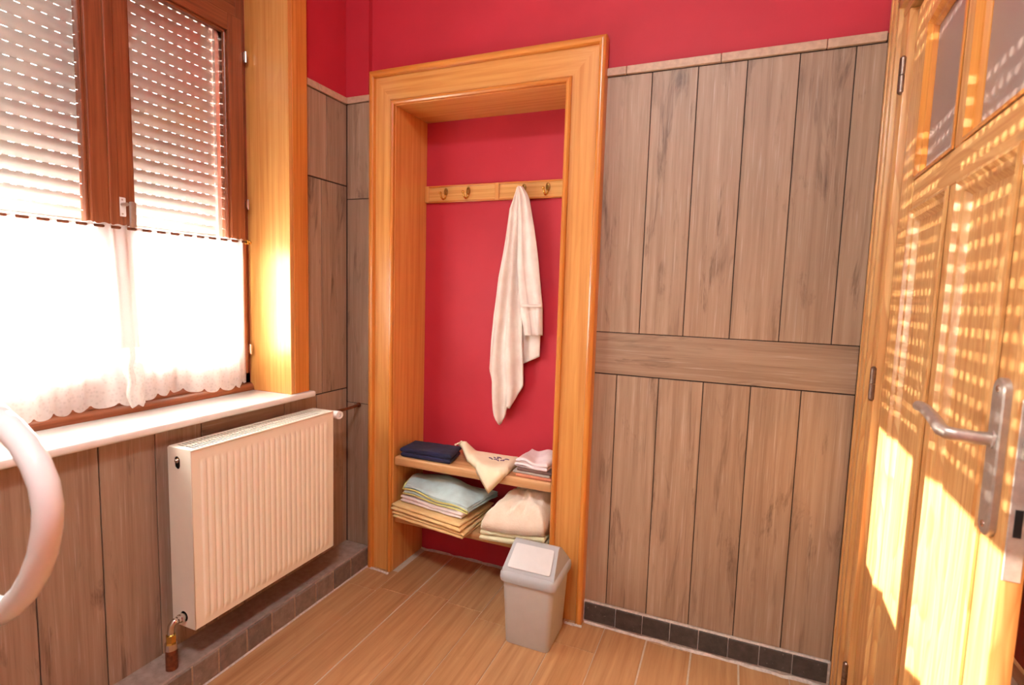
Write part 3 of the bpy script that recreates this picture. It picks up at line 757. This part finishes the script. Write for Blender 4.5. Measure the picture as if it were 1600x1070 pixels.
# flap on the sloping front
a = Vector((0, -.092, .2895)); b = Vector((0, -.021, .353)); nrm = Vector((0, -.667, .745)).normalized()
bm = NB(); R = []
for off, ins in ((.0005, 0), (.003, 0), (.0042, .003)):
    ring = []
    for q in rrect(0, 0, .083-ins, (b-a).length/2-ins-.001, .008, 0, 4):
        p = (a+b)/2+(b-a).normalized()*q.y; t = (p.z-.276)/.08
        ring.append(Vector((bcx+q.x*(1-.10*t), bcy+p.y, p.z))+nrm*off)
    R.append(ring)
loft(bm, R); build('swing_flap', bm, 'bin_flap', bn, 40)

# ------------------------------------------------------------------ grab rail at the left, on the window wall
gb = empty('grab_rail', (0.02, -1.56, .9)); tag(gb, 'white curved tubular grab rail at the left edge, out of focus', 'grab rail')
gy = -1.56
P = [(.012, gy, .800), (.30, gy, .793), (.60, gy, .787), (.640, gy, .788)]
bm = NB(); tube(bm, P+[(.648, gy, .7885)], .0172, 20); build('lower_tube', bm, 'white_plastic', gb, True)
arc = [(.632, .782), (.662, .802), (.700, .833), (.730, .868), (.753, .905), (.767, .945), (.771, .975), (.765, 1.006), (.748, 1.032), (.722, 1.056), (.690, 1.074), (.655, 1.087)]
bm = NB(); tube(bm, [(x+.004, gy, z) for x, z in arc], .0175, 20); build('bow', bm, 'white_plastic', gb, True)
bm = NB(); tube(bm, [(.660, gy, 1.0855), (.62, gy, 1.096), (.56, gy, 1.102), (.40, gy, 1.104), (.012, gy, 1.104)], .0165, 20); build('upper_tube', bm, 'white_plastic', gb, True)
bm = NB(); tube(bm, [(.668, gy, 1.083), (.652, gy, 1.088), (.636, gy, 1.0925)], .0190, 20); build('collar', bm, 'white_plastic', gb, 40)
build('wall_plate', bx(NB(), .0012, .014, gy-.032, gy+.032, .75, 1.15, .006, 3), 'white_plastic', gb, 40)

# ------------------------------------------------------------------ towel on the third hook
tw = empty('hand_towel', (.757, .19, .69)); tag(tw, 'white terry towel hanging from the third brass hook', 'towel')
def interp(tab, t):
    for (a, va), (b, vb_) in zip(tab, tab[1:]):
        if t <= b:
            f = (t-a)/(b-a) if b > a else 0; f = max(0, f)
            return va+(vb_-va)*f
    return tab[-1][1]
def sheet(name, zt, zbf, left, right, y0, amp, freq, ph, th=.006, nu=44, nv=70, parent=None, mat='towel_white'):
    """hanging cloth; left/right are tables by z (descending encoded as 1.8-z)"""
    bm = NB()
    def f(u, v):
        zb = zbf(u); z = zt+(zb-zt)*v; k = 1.8-z
        xl, xr = interp(left, k), interp(right, k)
        x = xl+(xr-xl)*u; s = min(1, max(.0, (zt-z)/.35))
        w0 = math.sin(u*freq*2*math.pi+ph+1.5*(zt-z)+1.5*nz(u*2, z*3, ph)); wv = amp*(.30+.70*s)*(abs(w0)**.7*(1 if w0 > 0 else -1))+.005*nz(u*4, z*7, ph)
        bulge = -.020*(1-(2*u-1)**2)*(.35+.65*(1-s))
        return Vector((x, y0+bulge+wv, z))
    gridmesh(bm, f, nu, nv)
    bmesh.ops.recalc_face_normals(bm, faces=bm.faces)
    r = bmesh.ops.solidify(bm, geom=bm.faces[:], thickness=th)
    return build(name, bm, mat, parent or tw, True)
k_ = lambda tab: [(1.8-z, x) for z, x in tab]
# longest rear layer
sheet('rear_layer', 1.700, lambda u: .90+.11*u if u > .45 else .93-.05*u,
      k_([(1.70, .744), (1.5, .70), (1.2, .655), (.85, .66)]), k_([(1.70, .776), (1.5, .83), (1.2, .862), (1.0, .862), (.87, .80)]), .198, .006, 1.6, .6)
# left front fall with the long pointed corner
def zb_left(u):
    if u < .28: return .690+.06*(abs(u-.25)/.28)
    if u < .62: return .692+.28*(u-.28)
    if u < .72: return .775-.02*(u-.62)
    return .78+.36*(u-.72)
sheet('left_fall', 1.728, zb_left,
      k_([(1.728, .739), (1.70, .727), (1.643, .704), (1.511, .686), (1.35, .658), (1.185, .638), (1.074, .630), (.934, .624), (.886, .640), (.752, .650), (.69, .662)]),
      k_([(1.728, .764), (1.5, .775), (1.35, .775), (1.1, .786), (1.0, .790), (.87, .790), (.79, .783), (.69, .775)]), .180, .013, 2.3, 1.1)
# right front fall with the woven border, ending level
rt = sheet('right_fall', 1.731, lambda u: 1.100+.004*u,
      k_([(1.731, .745), (1.6, .745), (1.4, .752), (1.2, .775), (1.1, .800)]),
      k_([(1.731, .768), (1.70, .790), (1.678, .800), (1.561, .827), (1.405, .853), (1.235, .874), (1.1, .878)]), .174, .008, 1.5, 2.4)
sheet('border_band', 1.236, lambda u: 1.224, k_([(1.236, .773), (1.2, .777)]), k_([(1.236, .8748), (1.2, .875)]), .168, .008, 1.5, 2.9, th=.004, nv=4, parent=rt)
# ------------------------------------------------------------------ folded laundry
def slab(bm, q, z0, h, seed, layers=1, rag=.004, warp=None, nu=26, nv=22, over=.0, edge=.5):
    """stack of soft folded layers on a quad q = 4 corner points (x, y) counter-clockwise; each layer is a closed cushion"""
    q = [Vector((p[0], p[1])) for p in q]
    hl = h/layers
    for L_ in range(layers):
        sd_ = seed+L_*3.7
        off = [Vector((nz(i*3.1, sd_)*rag*2, nz(i*2.3+9, sd_)*rag*2)) for i in range(4)]
        c = [a+b for a, b in zip(q, off)]
        zb = z0+L_*hl
        def base(u, v): return (c[0]*(1-u)+c[1]*u)*(1-v)+(c[3]*(1-u)+c[2]*u)*v
        def pt(u, v, top):
            p = base(u, v)
            e = min(u, 1-u, v, 1-v)*2
            rr = min(1, e/(.10)); prof = math.sqrt(max(0, 1-(1-rr)**2))
            zc = zb+hl*.5; z = zc+(hl*.5*prof if top else -hl*.5*prof)
            ww = 0
            if warp: ww = warp(p.x, p.y, u, v)*((L_+1)/layers if not top else (L_+1)/layers)
            z += ww*(1 if top else (L_/layers))+(.0018*nz(p.x*38, p.y*38, sd_) if top else 0)
            return Vector((p.x+rag*.6*nz(p.y*22, sd_, 1.), p.y+rag*.6*nz(p.x*22, sd_, 5.), z))
        def mp(t): return t  # even spacing
        us = [0, .008, .022, .045]+[.045+(.91)*k/(nu-6) for k in range(1, nu-6)]+[.955, .978, .992, 1]
        vs2 = [0, .008, .022, .045]+[.045+(.91)*k/(nv-6) for k in range(1, nv-6)]+[.955, .978, .992, 1]
        T = [[bm.verts.new(pt(u, v, True)) for v in vs2] for u in us]
        B = [[bm.verts.new(pt(u, v, False)) for v in vs2] for u in us]
        for i in range(len(us)-1):
            for j in range(len(vs2)-1):
                bm.faces.new((T[i][j], T[i+1][j], T[i+1][j+1], T[i][j+1])); bm.faces.new((B[i][j], B[i][j+1], B[i+1][j+1], B[i+1][j]))
    bmesh.ops.remove_doubles(bm, verts=bm.verts, dist=.0002)
    return bm
ZU = .5375; ZL = .2665
def cloth_thing(name, q, z0, h, mat, seed, label, cat, layers=2, group=None, **kw):
    o = build(name, slab(NB(), q, z0, h, seed, layers, **kw), mat, None, True)
    tag(o, label, cat, group); return o
cloth_thing('folded_towel', [(.286, -.010), (.545, -.004), (.520, .135), (.275, .120)], ZU, .042, 'navy', 1.3, 'folded navy blue towel on the upper shelf', 'towel', 2, 'laundry on the recess shelves', rag=.004)
# drawstring pouch: a soft wedge whose mouth hangs over the shelf front
bg_ = empty('drawstring_pouch', (.67, .05, ZU)); tag(bg_, 'cream cotton drawstring pouch with purple motif lying on the upper shelf', 'pouch')
def pouch_top(x, y):
    return ZU+.022+.006*nz(x*16, y*16, 2.)
bm = NB()
PQ = [(.488, .150), (.752, -.088), (.815, -.010), (.800, .190)]
def pq(u, v):
    a = Vector(PQ[0]).lerp(Vector(PQ[1]), u); b = Vector(PQ[3]).lerp(Vector(PQ[2]), u); return a.lerp(b, v)
def pouch(u, v, top):
    p = pq(u, v); e = min(u, 1-u, v, 1-v)*2; pr = math.sqrt(max(0, 1-(1-min(1, e/.30))**2))
    over = max(0, -.012-p.y); y = p.y if over == 0 else -.012-.55*over-(.012*pr if top else 0)
    nav = .040*max(0, min(1, (.590-p.x)/.05))          # rests on the folded navy towel
    z = ZU+.004+nav+.004*pr*(1+math.sin(v*5+u*3))-1.0*over+(pr*.020 if top else 0)
    if over > .0: y -= .012
    return Vector((p.x, y, z))
n1 = 28
T = [[bm.verts.new(pouch(i/n1, j/n1, True)) for j in range(n1+1)] for i in range(n1+1)]
B = [[bm.verts.new(pouch(i/n1, j/n1, False)) for j in range(n1+1)] for i in range(n1+1)]
for i in range(n1):
    for j in range(n1):
        bm.faces.new((T[i][j], T[i+1][j], T[i+1][j+1], T[i][j+1])); bm.faces.new((B[i][j], B[i][j+1], B[i+1][j+1], B[i+1][j]))
bmesh.ops.remove_doubles(bm, verts=bm.verts, dist=.0002); build('bag', bm, 'cream_bag', bg_, True)
bm = NB()
for k in range(9):
    u, v = .40+.10*math.cos(k*2.3)*(.4+.1*k/2), .62+.13*math.sin(k*1.7)
    p = pouch(u, v, True); q2 = pouch(u+.06*math.cos(k), v+.09*math.sin(k*1.3), True); m_ = (p+q2)/2
    tube(bm, [p+Vector((0, 0, .001)), m_+Vector((0, 0, .003)), q2+Vector((0, 0, .001))], .0022, 5)
build('embroidered_motif', bm, 'purple', bg_, True)
bm = NB(); p0 = pouch(.02, .1, True)
tube(bm, [p0+Vector((.01, .01, 0)), p0+Vector((-.006, -.012, .004)), p0+Vector((-.014, -.026, .001)), p0+Vector((-.022, -.034, -.004))], .0028, 7); sph(bm, p0+Vector((-.006, -.012, .005)), .005); sph(bm, p0+Vector((-.023, -.036, -.005)), .005)
build('drawstring', bm, 'cream_bag', bg_, True)
# small cloths at the right end of the upper shelf
zc = ZU
for nm, q, hh, mt, sdd, lb in (
    ('wash_cloth', [(.848, -.010), (1.0, -.012), (1.0, .13), (.842, .12)], .014, 'coral', 3.1, 'coral wash cloth at the bottom of the small pile beside the pouch'),
    ('wash_cloth', [(.838, -.008), (.998, -.012), (1.0, .13), (.836, .12)], .012, 'greyc', 4.2, 'grey wash cloth above the coral one on the upper shelf'),
    ('wash_cloth', [(.846, -.008), (1.0, -.012), (1.0, .13), (.842, .12)], .012, 'brownc', 5.6, 'brown patterned cloth just under the lilac one on the upper shelf'),
    ('wash_cloth', [(.840, .000), (.985, -.018), (1.002, .15), (.850, .165)], .034, 'lilac', 6.4, 'crumpled pale lilac cloth on top of the small pile beside the pouch')):
    cloth_thing(nm, q, zc, hh, mt, sdd, lb, 'wash cloth', 1 if hh < .02 else 2, 'laundry on the recess shelves', rag=.006,
                warp=(lambda x, y, u, v: .010*math.sin(u*7+v*4)*min(1, 4*u*(1-u))) if mt == 'lilac' else None); zc += hh
# lower shelf, left pile
zl = ZL
def warpy(x, y, u, v): return -.003+.003*math.sin(u*6+1)
cloth_thing('folded_towel', [(.270, -.045), (.660, -.110), (.672, .17), (.272, .19)], zl, .030, 'yellow', 7.7, 'folded yellow towel lying on the lower shelf, bottom of its pile', 'towel', 2, 'laundry on the recess shelves', rag=.007)
cloth_thing('folded_towel', [(.268, -.048), (.655, -.112), (.668, .17), (.272, .19)], zl+.0345, .032, 'yellow', 8.9, 'folded yellow towel under the pinkish-white one on the lower shelf', 'towel', 2, 'laundry on the recess shelves', rag=.007)
cloth_thing('folded_towel', [(.298, -.020), (.640, -.075), (.655, .16), (.290, .18)], zl+.070, .030, 'pinkwhite', 10.3, 'folded pinkish-white towel between the yellow and blue ones', 'towel', 2, 'laundry on the recess shelves', rag=.008, warp=warpy)
def warpb(x, y, u, v): return .034*math.sin(math.pi*min(1, max(0, v)))*(.6+.4*math.sin(math.pi*u))+.008*math.sin(u*9+v*5)-.030*u*u
bt = empty('baby_blanket', (.48, .05, zl+.098)); tag(bt, 'pale blue fleece blanket with yellow binding on top of the lower pile', 'blanket')
BQ = [(.312, -.018), (.660, -.062), (.700, .150), (.300, .180)]
bm = slab(NB(), BQ, zl+.1035, .042, 12.1, 2, rag=.006, warp=warpb); build('fleece', bm, 'blue', bt, True)
for zz in (.1035, .123):
    bm = NB(); P = []
    for k in range(29):
        u = .0+1.0*k/28; p = Vector(BQ[0]).lerp(Vector(BQ[1]), u)
        ww = warpb(p.x, p.y, u, 0)*(.5 if zz < .11 else .9)
        P.append(Vector((p.x, p.y-.002, zl+zz+.006+ww)))
    if zz > .11:
        P = [Vector((BQ[0][0]-.003, BQ[0][1]+.13-.13*k/6, zl+zz+.012+warpb(0, 0, 0, .6-.1*k)*.9)) for k in range(6)]+P
    tube(bm, P, .0038, 7); build('binding', bm, 'piping', bt, True)
# lower shelf, right: cream fleece over pale green towel
cloth_thing('folded_towel', [(.722, -.078), (.99, -.034), (1.0, .17), (.735, .19)], ZL-.001+.001, .052, 'greenfl', 14.2, 'pale green towel below the cream fleece beside the grey bin', 'towel', 2, 'laundry on the recess shelves', rag=.008)
bm = NB(); n2 = 44
FQ = [(.725, -.078), (.99, -.032), (1.002, .17), (.775, .19)]
def throw(u, v, top):
    p = (Vector(FQ[0])*(1-u)+Vector(FQ[1])*u)*(1-v)+(Vector(FQ[3])*(1-u)+Vector(FQ[2])*u)*v
    e = min(u, 1-u, v, 1-v)*2; pr = max(0, 1-(1-min(1, e/.55))**2)**.5
    hgt = .092+.062*min(1, v*1.8)*(.55+.45*u)
    w_ = math.sin(u*8-v*3+2.2*nz(u*3, v*3, 4.)+1); cre = (.020*abs(w_)-.012)*pr*(.3+.7*v)+.010*nz(u*9, v*8, 2.)*pr
    lip = .008*nz(u*9, v*9, 8.)
    z = ZL+.052+(hgt*pr+cre if top else 0)+(0 if top else .002*(1-pr))
    return Vector((p.x+lip*(1-pr), p.y+lip*(1-pr)-(.012*math.sin(math.pi*u) if v < .02 else 0), z))
T = [[bm.verts.new(throw(i/n2, j/n2, True)) for j in range(n2+1)] for i in range(n2+1)]
B = [[bm.verts.new(throw(i/n2, j/n2, False)) for j in range(n2+1)] for i in range(n2+1)]
for i in range(n2):
    for j in range(n2):
        bm.faces.new((T[i][j], T[i+1][j], T[i+1][j+1], T[i][j+1])); bm.faces.new((B[i][j], B[i][j+1], B[i+1][j+1], B[i+1][j]))
bmesh.ops.remove_doubles(bm, verts=bm.verts, dist=.0025)
ft = build('fleece_throw', bm, 'creamfl', None, True); tag(ft, 'crumpled cream fleece throw on the right of the lower shelf', 'blanket')

# ------------------------------------------------------------------ unseen lamp added above the viewer as fill light
cl_ = empty('fill_lamp', (1.25, -2.0, ZC)); tag(cl_, 'unseen opal dome added above and behind the viewer as fill light', 'lamp')
bm = NB(); cyl(bm, (1.25, -2.0, ZC-.03), (1.25, -2.0, ZC-.0005), .15, 32); build('base_plate', bm, 'white_plastic', cl_, 40)
bm = NB(); rings = []
for k in range(8):
    a = math.pi/2*k/8; rings.append([Vector((1.25+.17*math.cos(a)*math.cos(2*math.pi*j/32), -2.0+.17*math.cos(a)*math.sin(2*math.pi*j/32), ZC-.03-.09*math.sin(a))) for j in range(32)])
loft(bm, rings); build('fill_dome', bm, emis('fill_glow', (.88, .97, 1.0, 1), FILL_POWER), cl_, True)
